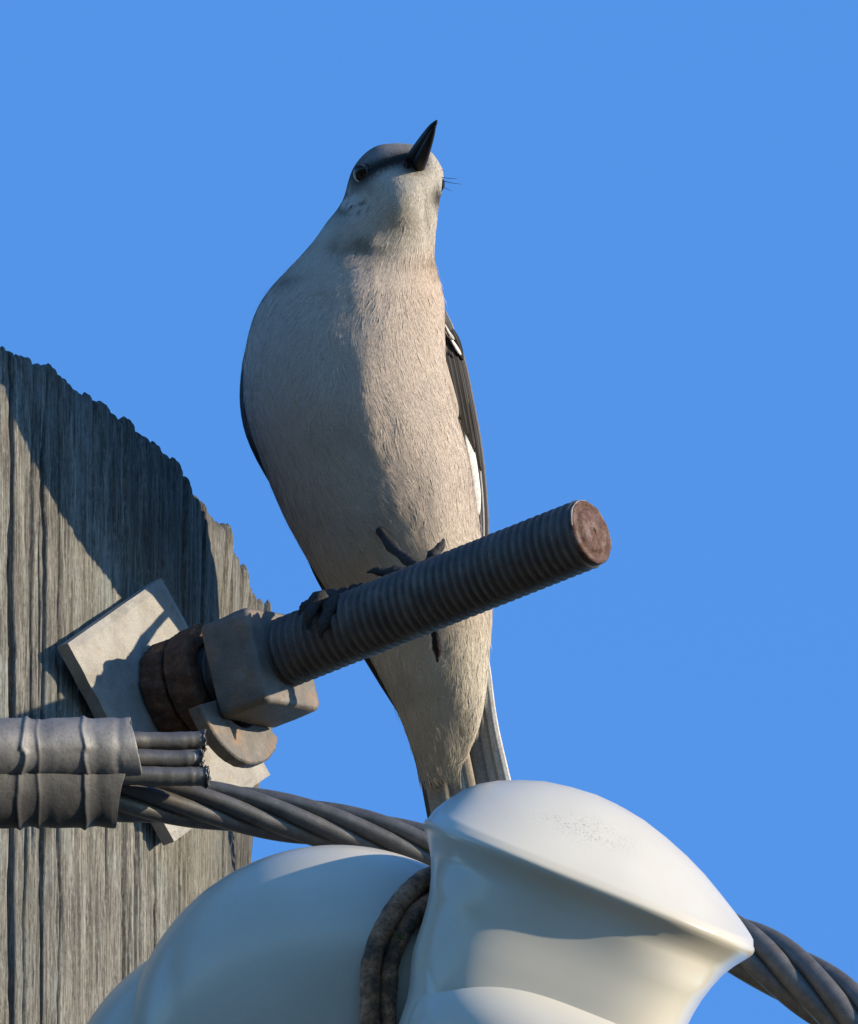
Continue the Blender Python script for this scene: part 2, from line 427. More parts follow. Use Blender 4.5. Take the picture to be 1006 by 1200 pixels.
def build_plate():
    s0 = -0.0052
    cs = []
    cx = W(198, 833, 0)
    # corners of the front face, found on the plane of the washer
    def toplane(px, py):
        dx = (px - 200) / S; dy = -(py - 818) / S
        al = dx / UH[0]; be = (dy - al * (-UH[1] * SE)) / CE
        return al, be
    pts = [toplane(83, 752), toplane(191, 676), toplane(319, 908), toplane(207, 985)]
    bm = bmesh.new()
    n = 26
    P = [np.array(p) for p in pts]
    g = {}
    for side, s in (('f', 0.0), ('b', s0)):
        for i in range(n + 1):
            for j in range(n + 1):
                u, v = i / n, j / n
                q = P[0] * (1 - u) * (1 - v) + P[1] * u * (1 - v) + P[2] * u * v + P[3] * (1 - u) * v
                e = min(u, 1 - u, v, 1 - v) * 0.064
                rd = 0.0007 * math.exp(-e / 0.0006) * (1 if side == 'f' else -1)
                jig = 0.00035 * (vnoise2(q[0] * 300, q[1] * 300, 3) - 0.5)
                edge = 0.0004 * (vnoise(q[0] * 500 + q[1] * 700, 6) - 0.5)
                qq = q * (1 + edge * 8)
                g[side, i, j] = bm.verts.new(onbolt(s - rd + jig, qq[0], qq[1]) - A0)
    for i in range(n):
        for j in range(n):
            bm.faces.new([g['f', i, j], g['f', i + 1, j], g['f', i + 1, j + 1], g['f', i, j + 1]])
            bm.faces.new([g['b', i, j], g['b', i, j + 1], g['b', i + 1, j + 1], g['b', i + 1, j]])
    for k in range(n):
        for (a, b) in (((k, 0), (k + 1, 0)), ((n, k), (n, k + 1)), ((n - k, n), (n - k - 1, n)), ((0, n - k), (0, n - k - 1))):
            bm.faces.new([g['f', *a], g['b', *a], g['b', *b], g['f', *b]])
    bmesh.ops.recalc_face_normals(bm, faces=bm.faces)
    me = bpy.data.meshes.new('square_washer'); bm.to_mesh(me); bm.free()
    me.materials.append(M['galv'])
    o = bpy.data.objects.new('square_washer', me); SC.collection.objects.link(o); o.location = Vector(A0)
    o['label'] = 'thick square galvanised washer plate set askew against the wooden pole'; o['category'] = 'washer'
build_plate()

def ring(name, s0, s1, ro, ri, mat, label, rough=0.0, a0=0.0, a1=2 * math.pi, lead=0.0, off=(0, 0), seed=1, m=96, rnd=0.0006):
    """washer with a rectangular section, optionally split and slightly helical"""
    full = abs(a1 - a0 - 2 * math.pi) < 1e-6
    a = np.linspace(a0, a1, m, endpoint=not full)
    h = (s1 - s0)
    prof = [(ri, 0), (ri, h), (ro - rnd, h), (ro, h - rnd), (ro, h * 0.5), (ro, rnd), (ro - rnd, 0)]
    V = []
    for k, aa in enumerate(a):
        for (r, q) in prof:
            nn = rough * (vnoise(np.array([aa * 9 + q * 300.0]), seed)[0] - 0.5) + rough * 0.7 * (vnoise(np.array([aa * 31 + q * 600.0]), seed + 5)[0] - 0.5)
            rr = r + (nn if r > ri else 0)
            V.append(onbolt(s0 + q + lead * (aa - a0) / (2 * math.pi) + nn * 0.4, off[0] + rr * math.cos(aa), off[1] + rr * math.sin(aa)))
    p = len(prof)
    f = grid_faces(len(a), p, close_m=True, close_n=full).tolist()
    if not full:
        f.append(list(range(p))[::-1]); f.append(list(range((len(a) - 1) * p, len(a) * p)))
    return np.array(V), f

# two rust-eaten coils of the spring washer
sw = thing('spring_washer', 'rust-eaten double coil spring washer between square plate and nut', 'washer', onbolt(0.006))
v, f = ring('coil', 0.0005, 0.0080, 0.0156, 0.0112, M['rust'], '', 0.0012, seed=3, m=120)
c1 = mk('coil', v, f, M['rust'], sw)
v, f = ring('coil', 0.0090, 0.0178, 0.0160, 0.0112, M['rust'], '', 0.0009, seed=8, m=120)
c2 = mk('coil', v, f, M['rust'], sw)
for c in (c1, c2): bevel_obj(c, 0.0005, 2)

# split washer hanging low behind the nut
def lockw():
    al0 = math.radians(-168); al1 = math.radians(-35)
    v, f = ring('split_washer', 0.0184, 0.0230, 0.0205, 0.0097, None, '', 0.0003, a0=al0, a1=al1, off=(0, -0.0075), seed=2)
    o = mk('split_washer', v, f, M['zinc'], label='grey split ring washer hanging low behind the square nut', cat='washer', smooth=False)
    bevel_obj(o, 0.0004, 2)
lockw()

# square nut
def build_nut():
    e1 = np.array([-0.36, -0.933]); e1 /= np.linalg.norm(e1)
    e2 = np.array([e1[1], -e1[0]])
    h = 0.0141
    s0, s1 = 0.0232, 0.0395
    bm = bmesh.new()
    vs = []
    for s in (s0, s1):
        for (a, b) in ((-1, -1), (1, -1), (1, 1), (-1, 1)):
            q = h * (a * e1 + b * e2)
            vs.append(bm.verts.new(onbolt(s, q[0], q[1] - 0.0016) - onbolt(s0)))
    fs = [(0, 1, 2, 3), (7, 6, 5, 4), (0, 4, 5, 1), (1, 5, 6, 2), (2, 6, 7, 3), (3, 7, 4, 0)]
    for q in fs: bm.faces.new([vs[k] for k in q])
    bmesh.ops.recalc_face_normals(bm, faces=bm.faces)
    # chamfer the front corners
    Av = Vector(A)
    for k in range(4, 8):
        pass
    axial = [e for e in bm.edges if abs((e.verts[0].co - e.verts[1].co).normalized().dot(Av)) > 0.9]
    bmesh.ops.bevel(bm, geom=axial, offset=0.0028, segments=4, profile=0.5, affect='EDGES')
    front = [e for e in bm.edges if min(v.co.dot(Av) for v in e.verts) > (s1 - s0) * 0.9]
    bmesh.ops.bevel(bm, geom=front, offset=0.0015, segments=3, profile=0.5, affect='EDGES')
    back = [e for e in bm.edges if max(v.co.dot(Av) for v in e.verts) < 1e-5]
    bmesh.ops.bevel(bm, geom=back, offset=0.0010, segments=2, profile=0.5, affect='EDGES')
    bmesh.ops.triangulate(bm, faces=bm.faces)
    bmesh.ops.subdivide_edges(bm, edges=[e for e in bm.edges if e.calc_length() > 0.004], cuts=3, use_grid_fill=True)
    for v in bm.verts:
        c = v.co
        n = (vnoise2(np.array([c.x * 230 + 9]), np.array([c.z * 230 + c.y * 170]), 4)[0] - 0.5) * 0.0006
        v.co = c + v.normal * n
    me = bpy.data.meshes.new('square_nut'); bm.to_mesh(me); bm.free()
    me.polygons.foreach_set('use_smooth', [True] * len(me.polygons))
    me.materials.append(M['zinc'])
    o = bpy.data.objects.new('square_nut', me); SC.collection.objects.link(o); o.location = Vector(onbolt(s0))
    o['label'] = 'square zinc-grey nut with rounded corners threaded on the bolt'; o['category'] = 'nut'
build_nut()

# threaded bolt
def build_bolt():
    root = thing('threaded_bolt', 'long dark threaded bolt sticking out from the pole with rusty end', 'bolt', onbolt(0.0))
    p = 0.00262; r0 = 0.0099; dep = 0.00115
    m = 56; L0, L1 = -0.004, S_END - 0.001
    ss = np.arange(L0, L1, p / 9)
    a = np.linspace(0, 2 * np.pi, m, endpoint=False)
    SS, AA = np.meshgrid(ss, a, indexing='ij')
    ph = (SS / p - AA / (2 * np.pi))
    tri = 0.5 + 0.5 * np.cos(2 * np.pi * ph); prof = np.clip(tri * 1.3, 0, 1)
    wear = 0.75 + 0.4 * vnoise2(SS * 90, AA * 1.3, 3)
    rr = r0 - dep * (1 - prof) * wear + 0.0001 * (vnoise2(SS * 600, AA * 9, 7) - 0.5)
    taper = np.clip((SS - (L1 - 0.0016)) / 0.0016, 0, 1); rr -= 0.0007 * taper
    V = onbolt(SS, rr * np.cos(AA), rr * np.sin(AA)).reshape(-1, 3)
    f = grid_faces(len(ss), m, flip=True).tolist(); f.append(list(range(m)))
    mk('threaded_shank', V, f, M['bolt'], root)
    # end face: bright rolled lip, sunk rusty ring, raised worn disc with a dimple
    prof = [(0.0091, -0.0016), (0.0094, -0.0006), (0.0090, 0.0002), (0.0083, 0.0004), (0.0077, 0.0000), (0.0070, -0.0003), (0.0064, 0.0003), (0.0058, 0.0009),
            (0.0050, 0.0012), (0.0040, 0.0013), (0.0030, 0.0013), (0.0020, 0.0012), (0.0010, 0.0012), (0.0002, 0.0012)]
    V = []
    for (r, q) in prof:
        for aa in a:
            nz = 0.0005 * (vnoise(np.array([aa * 3.2 + r * 900]), 5)[0] - 0.5)
            x, y = r * math.cos(aa), r * math.sin(aa)
            dm = 0.0009 * math.exp(-(((x + 0.0016) ** 2 + (y + 0.0030) ** 2) / 0.0009 ** 2))
            k = 1 + 0.10 * (vnoise(np.array([aa * 1.6]), 9)[0] - 0.5) * (1 if 0.004 < r < 0.0085 else 0)
            V.append(onbolt(L1 + q + nz - dm, x * k, y * k))
    f = grid_faces(len(prof), m, flip=True).tolist(); f.append(list(range((len(prof) - 1) * m, len(prof) * m)))
    mk('end_face', V, f, M['end_rust'], root, label='rusty worn end of the bolt')
    aa = np.radians(np.linspace(-15, 205, 60))
    Cr = onbolt(L1 - 0.0003 + 0.0003 * (vnoise(aa * 3, 2) - 0.5), 0.0092 * np.cos(aa), 0.0092 * np.sin(aa))
    v, f = tube(Cr, 0.00030 * (0.5 + 0.9 * vnoise(aa * 4, 6)), 6)
    mk('rolled_lip', v, f, M['galv'], root)
build_bolt()

# ------------------------------------------------------------------ insulator
def build_insulator():
    root = thing('strain_insulator', 'glossy white porcelain strain insulator with deep cable grooves', 'insulator', WG(600, 1260, -0.085))
    D0 = -0.120 * S
    C0 = np.array([693.0, 1033.0])
    E = np.array([0.930, 0.367]); Nn = np.array([0.367, -0.930])     # photo px, y down
    RX = 208.0; RW = 200.0
    Hp = [-208, -200, -194, -169, -129, -91, -29, 30, 70, 110, 154, 188, 200, 208]
    Hq = [0, 14, 24, 55, 77, 90, 97, 90, 78, 62, 38, 17, 8, 0]
    m = 192
    a = np.linspace(0, 2 * np.pi, m, endpoint=False)
    rows = []
    # profile: (scale across, scale in depth, q, dome-blend, superellipse exponent, depth shift)
    dome = [(0.02, 1.0), (0.15, 1), (0.3, 1), (0.45, 1), (0.58, 1), (0.70, 1), (0.79, 1), (0.86, 1), (0.91, 1), (0.945, 1), (0.97, 1)]
    for (s, _) in dome:
        p = RX * s * np.sign(np.cos(a)) * np.abs(np.cos(a)) ** (2 / 2.8); ww = RW * s * np.sign(np.sin(a)) * np.abs(np.sin(a)) ** (2 / 2.8)
        # height along the crown, falling off towards and away from the lens
        hfull = pchip(np.clip(p, -RX, RX), Hp, Hq)
        q = hfull * (1 - np.clip(np.abs(ww) / (RW * np.clip(1 - np.abs(p / RX) ** 2.8, 1e-3, 1) ** (1 / 2.8)), 0, 1) ** 1.4)
        rows.append((p, ww, q))
    lip = [(0.985, 0.987, -1, 2.8), (0.995, 0.997, -3, 2.8), (1.0, 1.0, -6, 2.8), (0.998, 0.997, -10, 2.8), (0.985, 0.984, -15, 2.8), (0.962, 0.966, -21, 2.85), (0.925, 0.948, -31, 2.9), (0.885, 0.936, -45, 3.0),
           (0.85, 0.934, -64, 4.2), (0.825, 0.942, -82, 4.2), (0.81, 0.958, -100, 4.2), (0.802, 0.980, -118, 4.2), (0.797, 1.000, -136, 4.2), (0.79, 1.015, -152, 4.2),
           (0.775, 1.03, -166, 4.2), (0.755, 1.04, -179, 4.2), (0.735, 1.045, -193, 4.0), (0.72, 1.045, -210, 3.8), (0.71, 1.04, -250, 3.4), (0.69, 1.02, -300, 3.0), (0.64, 0.97, -345, 2.6),
           (0.5, 0.85, -385, 2.3), (0.25, 0.4, -405, 2.1), (0.02, 0.04, -410, 2)]
    for (sx, sw_, q, ex) in lip:
        c, s = np.cos(a), np.sin(a)
        p = RX * sx * np.sign(c) * np.abs(c) ** (2 / ex); ww = RW * sw_ * np.sign(s) * np.abs(s) ** (2 / ex)
        rows.append((p, ww, np.full(m, float(q))))
    V = []; soot = []
    for (p, ww, q) in rows:
        x = C0[0] + p * E[0] + q * Nn[0]; y = C0[1] + p * E[1] + q * Nn[1]; d = (D0 + ww) / S
        V.append(WG(x, y, d))
        g = np.exp(-(((x - 685) / 52) ** 2 + ((y - 972 - (x - 685) * 0.3) / 13) ** 2)) + 0.8 * np.exp(-(((x - 845) / 40) ** 2 + ((y - 1035 - (x - 845) * 1.0) / 10) ** 2))
        g = g * (q > 5)
        st = np.exp(-(((p + 150) / 40) ** 2)) * ((q < -50) & (q > -170)) * 0.55 + np.exp(-((q + 2) / 7) ** 2) * 0.22
        soot.append(np.stack([g, st, 0 * g], -1))
    V = np.concatenate(V); soot = np.concatenate(soot)
    f = grid_faces(len(rows), m).tolist(); f.append(list(range(m))[::-1]); f.append(list(range((len(rows) - 1) * m, len(rows) * m)))
    mk('grooved_end', V, f, M['porcelain'], root, col=soot)
    # lower cheek of the groove, standing out towards the lens
    n = 48; mm = 96
    TV, AV = np.meshgrid(np.linspace(0.001, np.pi - 0.001, n), np.linspace(0, 2 * np.pi, mm, endpoint=False), indexing='ij')
    pe = -178 * np.sign(np.cos(TV)) * np.abs(np.cos(TV)) ** 0.8; re = np.sin(TV) ** 0.8
    qe = 92 * re * np.sin(AV); we = 125 * re * np.cos(AV)
    v = WG(648 + pe * E[0] + qe * Nn[0], 1250 + pe * E[1] + qe * Nn[1], (D0 - 128 + we) / S).reshape(-1, 3)
    ff = grid_faces(n, mm).tolist(); ff.append(list(range(mm))[::-1]); ff.append(list(range((n - 1) * mm, n * mm)))
    mk('groove_cheek', v, ff, M['porcelain'], root, col=np.zeros((len(v), 3)))
    # rounded end: two lobes
    def lobe(name, cx, cy, rx, ry, rd, d, ex=2.25):
        n = 64; mm = 128
        tv = np.linspace(0.001, np.pi - 0.001, n); av = np.linspace(0, 2 * np.pi, mm, endpoint=False)
        TV, AV = np.meshgrid(tv, av, indexing='ij')
        sp = lambda z, e: np.sign(z) * np.abs(z) ** (2 / e)
        # x runs along the pole of the grid; boxy rounded section across it
        rr_ = np.sin(TV); x = cx - rx * np.cos(TV)
        y = cy - ry * rr_ * sp(np.sin(AV), ex); dd = d * S - rd * rr_ * sp(np.cos(AV), ex)
        v = WG(x, y, dd / S).reshape(-1, 3)
        sx = np.zeros((len(v), 3)); sx[:, 0] = 0.10
        ff = grid_faces(n, mm).tolist(); ff.append(list(range(mm))[::-1]); ff.append(list(range((n - 1) * mm, n * mm)))
        mk(name, v, ff, M['porcelain'], root, col=sx)
    lobe('rounded_end', 395, 1233, 247, 243, 150, -0.074, 2.4)
    lobe('rounded_lobe', 317, 1330, 252, 250, 150, -0.060, 2.4)
    return root
build_insulator()

# two turns of the rusty tie in the waist
def build_tie():
    root = thing('tie_wire', 'two rusty dark turns of wire round the waist of the insulator', 'wire', WG(520, 1230, -0.09))
    back = [(470, 1330, -420), (560, 1390, -330), (650, 1330, -200), (680, 1200, -140), (650, 1080, -140)]
    turns = ([(560, 1010, -292), (512, 1024, -377), (484, 1041, -414), (459, 1073, -442), (442, 1106, -462), (434.5, 1140, -472), (434, 1197, -477), (442, 1262, -472)],
             [(560, 1046, -312), (516, 1052, -392), (487, 1071, -428), (465, 1106, -448), (455.5, 1146, -462), (454, 1197, -468), (460, 1262, -462)])
    for k, rr in enumerate((11.8, 11.0)):
        pts = turns[k] + back
        P = np.array(pts); P = np.vstack([P, P[:1]])
        C = smooth_path(P, 160)
        C[:, 0] += 2.0 * (vnoise(np.arange(160) * 0.2, k + 3) - 0.5)
        Wc = WG(C[:, 0], C[:, 1], C[:, 2] / S)
        v, f = tube(Wc, rr / S * (1 + 0.10 * (vnoise(np.arange(160) * 0.6, k + 8) - 0.5)), 16)
        mk('turn', v, f, M['tie'], root)
    # a pinch of moss caught between the turns
    V = []; F = []
    base = WG(470, 1100, -464 / S)
    for i in range(9):
        d = np.array([random.uniform(-1, 1), random.uniform(-1.2, -0.2), random.uniform(-0.7, 0.9)]); d /= np.linalg.norm(d)
        c = np.array([base + d * t * random.uniform(0.0018, 0.0034) + np.array([0, 0, 0.0005 * math.sin(t * 3)]) for t in np.linspace(0, 1, 4)])
        v, f = tube(c, np.array([1.0, 0.9, 0.7, 0.2]) * 0.00022, 5)
        n0 = sum(len(x) for x in V); V.append(v); F += [[q + n0 for q in ff] for ff in f]
    mk('moss_tuft', np.concatenate(V), F, M['moss'], root, label='pinch of green moss')
build_tie()

# ------------------------------------------------------------------ conductor: twisted strands
def rope(root, C, n, rh, rs, pitch, phase, mat, m=14, name='strand'):
    T, N, B = frames(C)
    L = np.concatenate([[0], np.cumsum(np.linalg.norm(np.diff(C, axis=0), axis=1))])
    rh = np.broadcast_to(rh, (len(C),)); rs = np.broadcast_to(rs, (len(C),))
    for k in range(n):
        an = phase + 2 * np.pi * k / n + 2 * np.pi * L / pitch
        c = C + rh[:, None] * (np.cos(an)[:, None] * N + np.sin(an)[:, None] * B)
        v, f = tube(c, rs * (1 + 0.05 * (vnoise(L * 90, k) - 0.5)), m)
        mk(name, v, f, mat, root)

def build_cable():
    root = thing('stranded_cable', 'twisted grey stranded cable running behind the porcelain insulator', 'cable', WG(500, 990, -0.03))
    pts = [(-2600, 930, -0.30), (-1400, 935, -0.21), (-600, 936, -0.132), (-150, 936, -0.072), (60, 934, -0.050), (150, 935, -0.040), (250, 944, -0.034), (350, 961, -0.031), (450, 982, -0.029), (540, 1006, -0.028), (640, 1032, -0.0265), (760, 1066, -0.028),
           (870, 1110, -0.036), (950, 1157, -0.045), (1040, 1222, -0.056), (1300, 1430, -0.09), (1900, 1960, -0.17), (3200, 3200, -0.33)]
    P = np.array([WG(*p) for p in pts])
    C = smooth_path(P, 620)
    x = C[:, 0] * S + 503
    gr = np.interp(x, [150, 300, 500, 860, 960], [0.96, 0.96, 0.92, 1.16, 1.2])
    rope(root, C, 6, 19.3 / S * gr, 10.9 / S * gr, 520 / S, 1.15, M['strand'])
    rope(root, C, 1, 0.0, 9.5 / S * gr, 1.0, 0, M['strand'], 8, 'core_strand')
build_cable()

def build_tail():
    root = thing('cut_cable_end', 'short cut ends of three grey wires poking out of the grey wrap', 'cable', WG(150, 892, -0.04))
    for k, (y0, y1, xe, d) in enumerate(((869, 869, 240, -0.0395), (888, 890, 237, -0.044), (909, 911, 243, -0.048))):
        xs = np.array([-500, -150, 60, 130, 170, 200, 222, xe - 7, xe - 3, xe])
        ys = np.interp(xs, [-500, 130, xe], [888, y0, y1]) + (vnoise(xs * 0.03, k) - 0.5) * 2
        ds = np.interp(xs, [-500, -150, 60, 150, 260], [-0.122, -0.083, -0.058, d - 0.004, d + 0.002])
        C = WG(xs, ys, ds); C = smooth_path(C, 90)
        n = 90; t = np.linspace(0, 1, n)
        r = np.full(n, 11.2 / S); r *= 1 + 0.06 * (vnoise(np.arange(n) * 0.35, k + 2) - 0.5)
        r[-14:] *= np.interp(np.arange(14), [0, 5, 11, 13], [1.0, 1.03, 1.06, 0.82])
        v, f = tube(C, r, 16)
        sel = np.arange(len(v)) >= (n - 14) * 16
        v[sel] += rng.normal(0, 0.0003, (sel.sum(), 3))
        mk('strand', v, f, M['strand'], root)
build_tail()

def build_wrap():
    root = thing('grey_wrap', 'crinkled grey sheet wrap bundling the cable and its cut ends', 'cable wrap', WG(60, 905, -0.055))
    def wrap(name, cy, ry, rd, x1, seed, dx_end, creases, d_off, mat):
        m = 72
        xs = np.concatenate([np.linspace(-1500, -60, 60), np.linspace(-56, x1, 170)])
        a = np.linspace(0, 2 * np.pi, m, endpoint=False)
        X, AA = np.meshgrid(xs, a, indexing='ij')
        k = np.ones_like(X)
        for (xc, amp, wd, sl) in creases:
            u = X - xc - sl * np.sin(AA) * 10 - 6 * (vnoise(AA * 1.5, xc) - 0.5)
            k += amp * np.exp(-(u / wd) ** 2)
            k -= amp * 0.7 * np.exp(-((u - wd * 4.5) / (wd * 3.2)) ** 2)
        k += 0.05 * (vnoise2(X * 0.022, AA * 1.4, seed) - 0.5) + 0.02 * (vnoise2(X * 0.09, AA * 3.0, seed + 4) - 0.5)
        endw = np.clip((X - x1 + 12) / 12, 0, 1)
        xe = X + endw * dx_end(AA)
        y = cy - ry * k * np.sin(AA)
        d = np.interp(X, [-1500, -600, -150, 60, 160], [-0.216, -0.138, -0.082, -0.058, -0.048]) * S + d_off - rd * k * np.cos(AA)
        V = WG(xe, y, d / S)
        # inner skin: a sheet with thickness
        k2 = 0.91
        y2 = cy - ry * k * k2 * np.sin(AA); d2 = np.interp(X, [-1500, -600, -150, 60, 160], [-0.216, -0.138, -0.082, -0.058, -0.048]) * S + d_off - rd * k * k2 * np.cos(AA)
        V2 = WG(xe, y2, d2 / S)[::-1]
        VV = np.concatenate([V, V2]).reshape(-1, 3)
        n = 2 * len(xs)
        f = grid_faces(n, m, flip=False, close_n=True)
        return mk(name, VV, f, mat, root)
    cr = [(28, 0.075, 3.0, 0.15), (44, 0.03, 2.0, 0.05), (100, 0.06, 2.6, -0.2), (-35, 0.07, 4, 0.2), (-120, 0.06, 4, 0.1), (-230, 0.07, 5, 0.1), (140, -0.03, 5, 0.1)]
    wrap('upper_wrap', 878, 37, 40, 160, 3, lambda a: -5 * np.cos(a) * 0 + 4 * (vnoise(a * 2, 4) - 0.5) - 7 * np.sin(a), cr, 0, M['wrap'])
    cr2 = [(24, 0.06, 3.0, 0.15), (44, 0.03, 2.0, 0.05), (101, 0.07, 3.0, 0.3), (-40, 0.07, 4, 0.2), (-140, 0.06, 4, 0.1)]
    wrap('lower_wrap', 924, 47, 40, 143, 7, lambda a: 5 * (vnoise(a * 2.2, 14) - 0.5) + 7 * np.sin(a), cr2, 12, M['shaded_wrap'])
build_wrap()

# ------------------------------------------------------------------ the bird
def BD(py): return np.interp(py, [150, 300, 650, 1200], [-5, 28, 130, 195])      # px: how far the leaning body stands behind its feet
def WB(px, py, d=0.0): return W(px, py, np.asarray(d, float) + BD(np.asarray(py, float)) / S)
LY = [167.5, 169, 173, 180, 190, 200, 215, 230, 245, 260, 280, 300, 320, 340, 360, 380, 400, 430, 460, 500, 530, 560, 600, 640, 680, 720, 760, 800, 850, 885, 903]
LX = [466, 450, 438, 428, 419, 413, 408, 404, 396, 384, 370, 353, 334, 316, 303, 295, 290, 286, 286, 293, 303, 314, 331, 352, 376, 402, 428, 449, 473, 485, 490]
RY = [167.5, 169, 173, 180, 190, 200, 215, 235, 260, 280, 300, 320, 340, 360, 380, 400, 420, 440, 460, 480, 500, 520, 550, 580, 600, 640, 680, 715, 740, 770, 800, 850, 885, 903]
RX_ = [466, 482, 496, 507, 514, 519, 520, 515, 512, 510, 509, 513, 518, 521, 521, 522, 523, 526, 530, 535, 540, 545, 552, 557, 560, 565, 573, 577, 576, 573, 571, 562, 548, 538]
DY = [167, 175, 190, 215, 245, 270, 300, 340, 400, 480, 560, 640, 700, 760, 820, 880, 905]
DC = [160, 158, 156, 154, 158, 163, 168, 172, 174, 174, 174, 174, 176, 180, 187, 201, 208]        # depth of the body's centre
DH = [2, 26, 44, 56, 60, 63, 72, 94, 118, 130, 126, 108, 88, 64, 38, 12, 2]                        # half thickness

def sstep(x, a, b):
    t = np.clip((x - a) / (b - a), 0, 1); return t * t * (3 - 2 * t)

def body(y, a):
    """photo px x,y and depth px on the body's surface; a = 90deg faces the lens"""
    y = np.asarray(y, float); a = np.asarray(a, float)
    l = pchip(y, LY, LX); r = pchip(y, RY, RX_)
    cx = (l + r) / 2; hw = (r - l) / 2
    dc = pchip(y, DY, DC); dh = np.maximum(pchip(y, DY, DH), 0.5)
    ex = 2.15
    c, s = np.cos(a), np.sin(a)
    x = cx + hw * np.sign(c) * np.abs(c) ** (2 / ex)
    d = dc - dh * np.sign(s) * np.abs(s) ** (2 / ex)
    u = np.clip((x - cx) / np.maximum(hw, 1), -1, 1); u0 = 0.12 * sstep(y, 260, 380) * (1 - sstep(y, 700, 850)) + 1e-9
    up = np.where(u > u0, (u - u0) / (1 - u0), (u0 - u) / (1 + u0))
    gk = np.clip(1 - up ** 2.1, 0, 1) ** (1 / 2.1) * (1 - 0.05 * up)
    d = np.where(s > 0, dc - dh * gk, dc + (d - dc) * (1 + 0.45 * sstep(y, 280, 380) * (1 - sstep(y, 560, 720))))
    # keel: a shallow groove and the swell of the thighs low on the belly
    fr = np.clip(s, 0, 1)
    d = d - fr * 7 * np.exp(-((y - 640) / 45) ** 2) * (np.exp(-((x - 405) / 28) ** 2) + np.exp(-((x - 515) / 30) ** 2))
    # throat pouch, fold of the neck
    d = d - fr * 9 * np.exp(-((y - 238) / 26) ** 2) * np.exp(-((x - 482) / 26) ** 2)
    d = d + fr * 4 * np.exp(-((y - 292 - (x - 440) * 0.05) / 9) ** 2) * np.exp(-((x - 428) / 36) ** 2)
    d = d + fr * 6 * np.exp(-((x - 499 - (y - 260) * 0.08) / 4.5) ** 2) * np.exp(-((y - 262) / 30) ** 2)
    # soft lumps of contour feathers
    d = d - fr * 5 * (vnoise2(x * 0.035, y * 0.016, 6) - 0.5) * np.clip((y - 280) / 60, 0, 1) - fr * 1.4 * (vnoise2(x * 0.1, y * 0.045, 16) - 0.5) * np.clip((y - 240) / 60, 0, 1)
    return x, y + 0 * x, d

def plumage(x, y, s):
    """colour of the feathers; s>0 faces the lens"""
    n = len(x)
    c = np.tile(np.array([0.61, 0.515, 0.435]), (n, 1))
    def blend(w_, col):
        nonlocal c
        w_ = np.clip(w_, 0, 1)[:, None]; c = c * (1 - w_) + np.array(col) * w_
    blend(sstep(y, 300, 360) * sstep(-x, -430, -330) * 0.8, (0.52, 0.455, 0.41))           # greyer flank
    blend(0.8 * (1 - sstep(y, 265, 315)), (0.66, 0.62, 0.55))                              # throat
    blend(0.55 * np.exp(-((x - 505) / 40) ** 2) * np.exp(-((y - 320) / 40) ** 2), (0.68, 0.54, 0.43))   # warm wash on the upper breast
    blend(sstep(y, 560, 680) * 0.75, (0.66, 0.56, 0.44))                                  # buff belly
    blend(sstep(y, 700, 760) * 0.9, (0.74, 0.67, 0.56))                                    # cream vent
    mot = vnoise2(x * 0.03, y * 0.02, 8)
    blend(0.35 * sstep(mot, 0.55, 0.85) * sstep(y, 300, 340), (0.46, 0.40, 0.345))
    # dusky mottles under the chin, the head's shadow painted in with them
    blend(0.9 * np.exp(-((y - 285 - (x - 430) * 0.12) / 15) ** 2) * np.exp(-((x - 425) / 42) ** 2) * (0.2 + 1.0 * vnoise2(x * 0.16, y * 0.08, 29)), (0.17, 0.13, 0.10))
    blend(0.55 * np.exp(-((y - 322 + (x - 340) * 0.25) / 6) ** 2) * np.exp(-((x - 345) / 22) ** 2), (0.12, 0.10, 0.085))  # fold at the wing bend, its crease shade put into the colour
    # back and crown
    back = sstep(-s, -0.12, 0.12)
    blend(back, (0.20, 0.19, 0.18))
    crown = sstep(-(y - 186 - (470 - x) * 0.36), -4, 10) * (y < 260)
    blend(crown * 0.92, (0.26, 0.245, 0.235))
    blend(sstep(-x, -425, -404) * (1 - sstep(y, 225, 275)) * 0.8, (0.17, 0.158, 0.145))
    # pale mottled cheek
    chk = np.exp(-((x - 418) / 20) ** 2 - ((y - 235) / 16) ** 2)
    blend(chk * 1.4 * sstep(vnoise2(x * 0.16, y * 0.2, 9), 0.45, 0.6), (0.62, 0.60, 0.57)); blend(chk * sstep(vnoise2(x * 0.2, y * 0.24, 19), 0.6, 0.75), (0.13, 0.12, 0.115))
    # dark stripe from the gape through the eye
    t = (x - 500) / (424 - 500); ly = 183 + t * 20 - 6 * np.sin(np.clip(t, 0, 1) * np.pi)
    wd = 8.0 + 1.0 * t
    blend(0.97 * np.exp(-np.abs((y - ly) / wd) ** 3) * sstep(t, -0.1, 0.05) * (1 - sstep(t, 1.0, 1.18)), (0.012, 0.011, 0.011))
    blend(0.9 * np.exp(-((x - 424) / 15) ** 2 - ((y - 204) / 15) ** 2), (0.05, 0.045, 0.042))
    blend(0.9 * np.exp(-((x - 486) / 17) ** 2 - ((y - 193) / 9) ** 2), (0.05, 0.045, 0.042))   # lores
    blend(0.9 * np.exp(-((x - 515) / 8) ** 2 - ((y - 226) / 14) ** 2), (0.025, 0.03, 0.03))
    blend(0.7 * np.exp(-((x - 519) / 5) ** 2 - ((y - 212) / 7) ** 2), (0.7, 0.68, 0.64))
    blend(0.75 * np.exp(-((x - 505) / 9) ** 2 - ((y - 300) / 12) ** 2) * 0.5, (0.30, 0.17, 0.09))
    return c

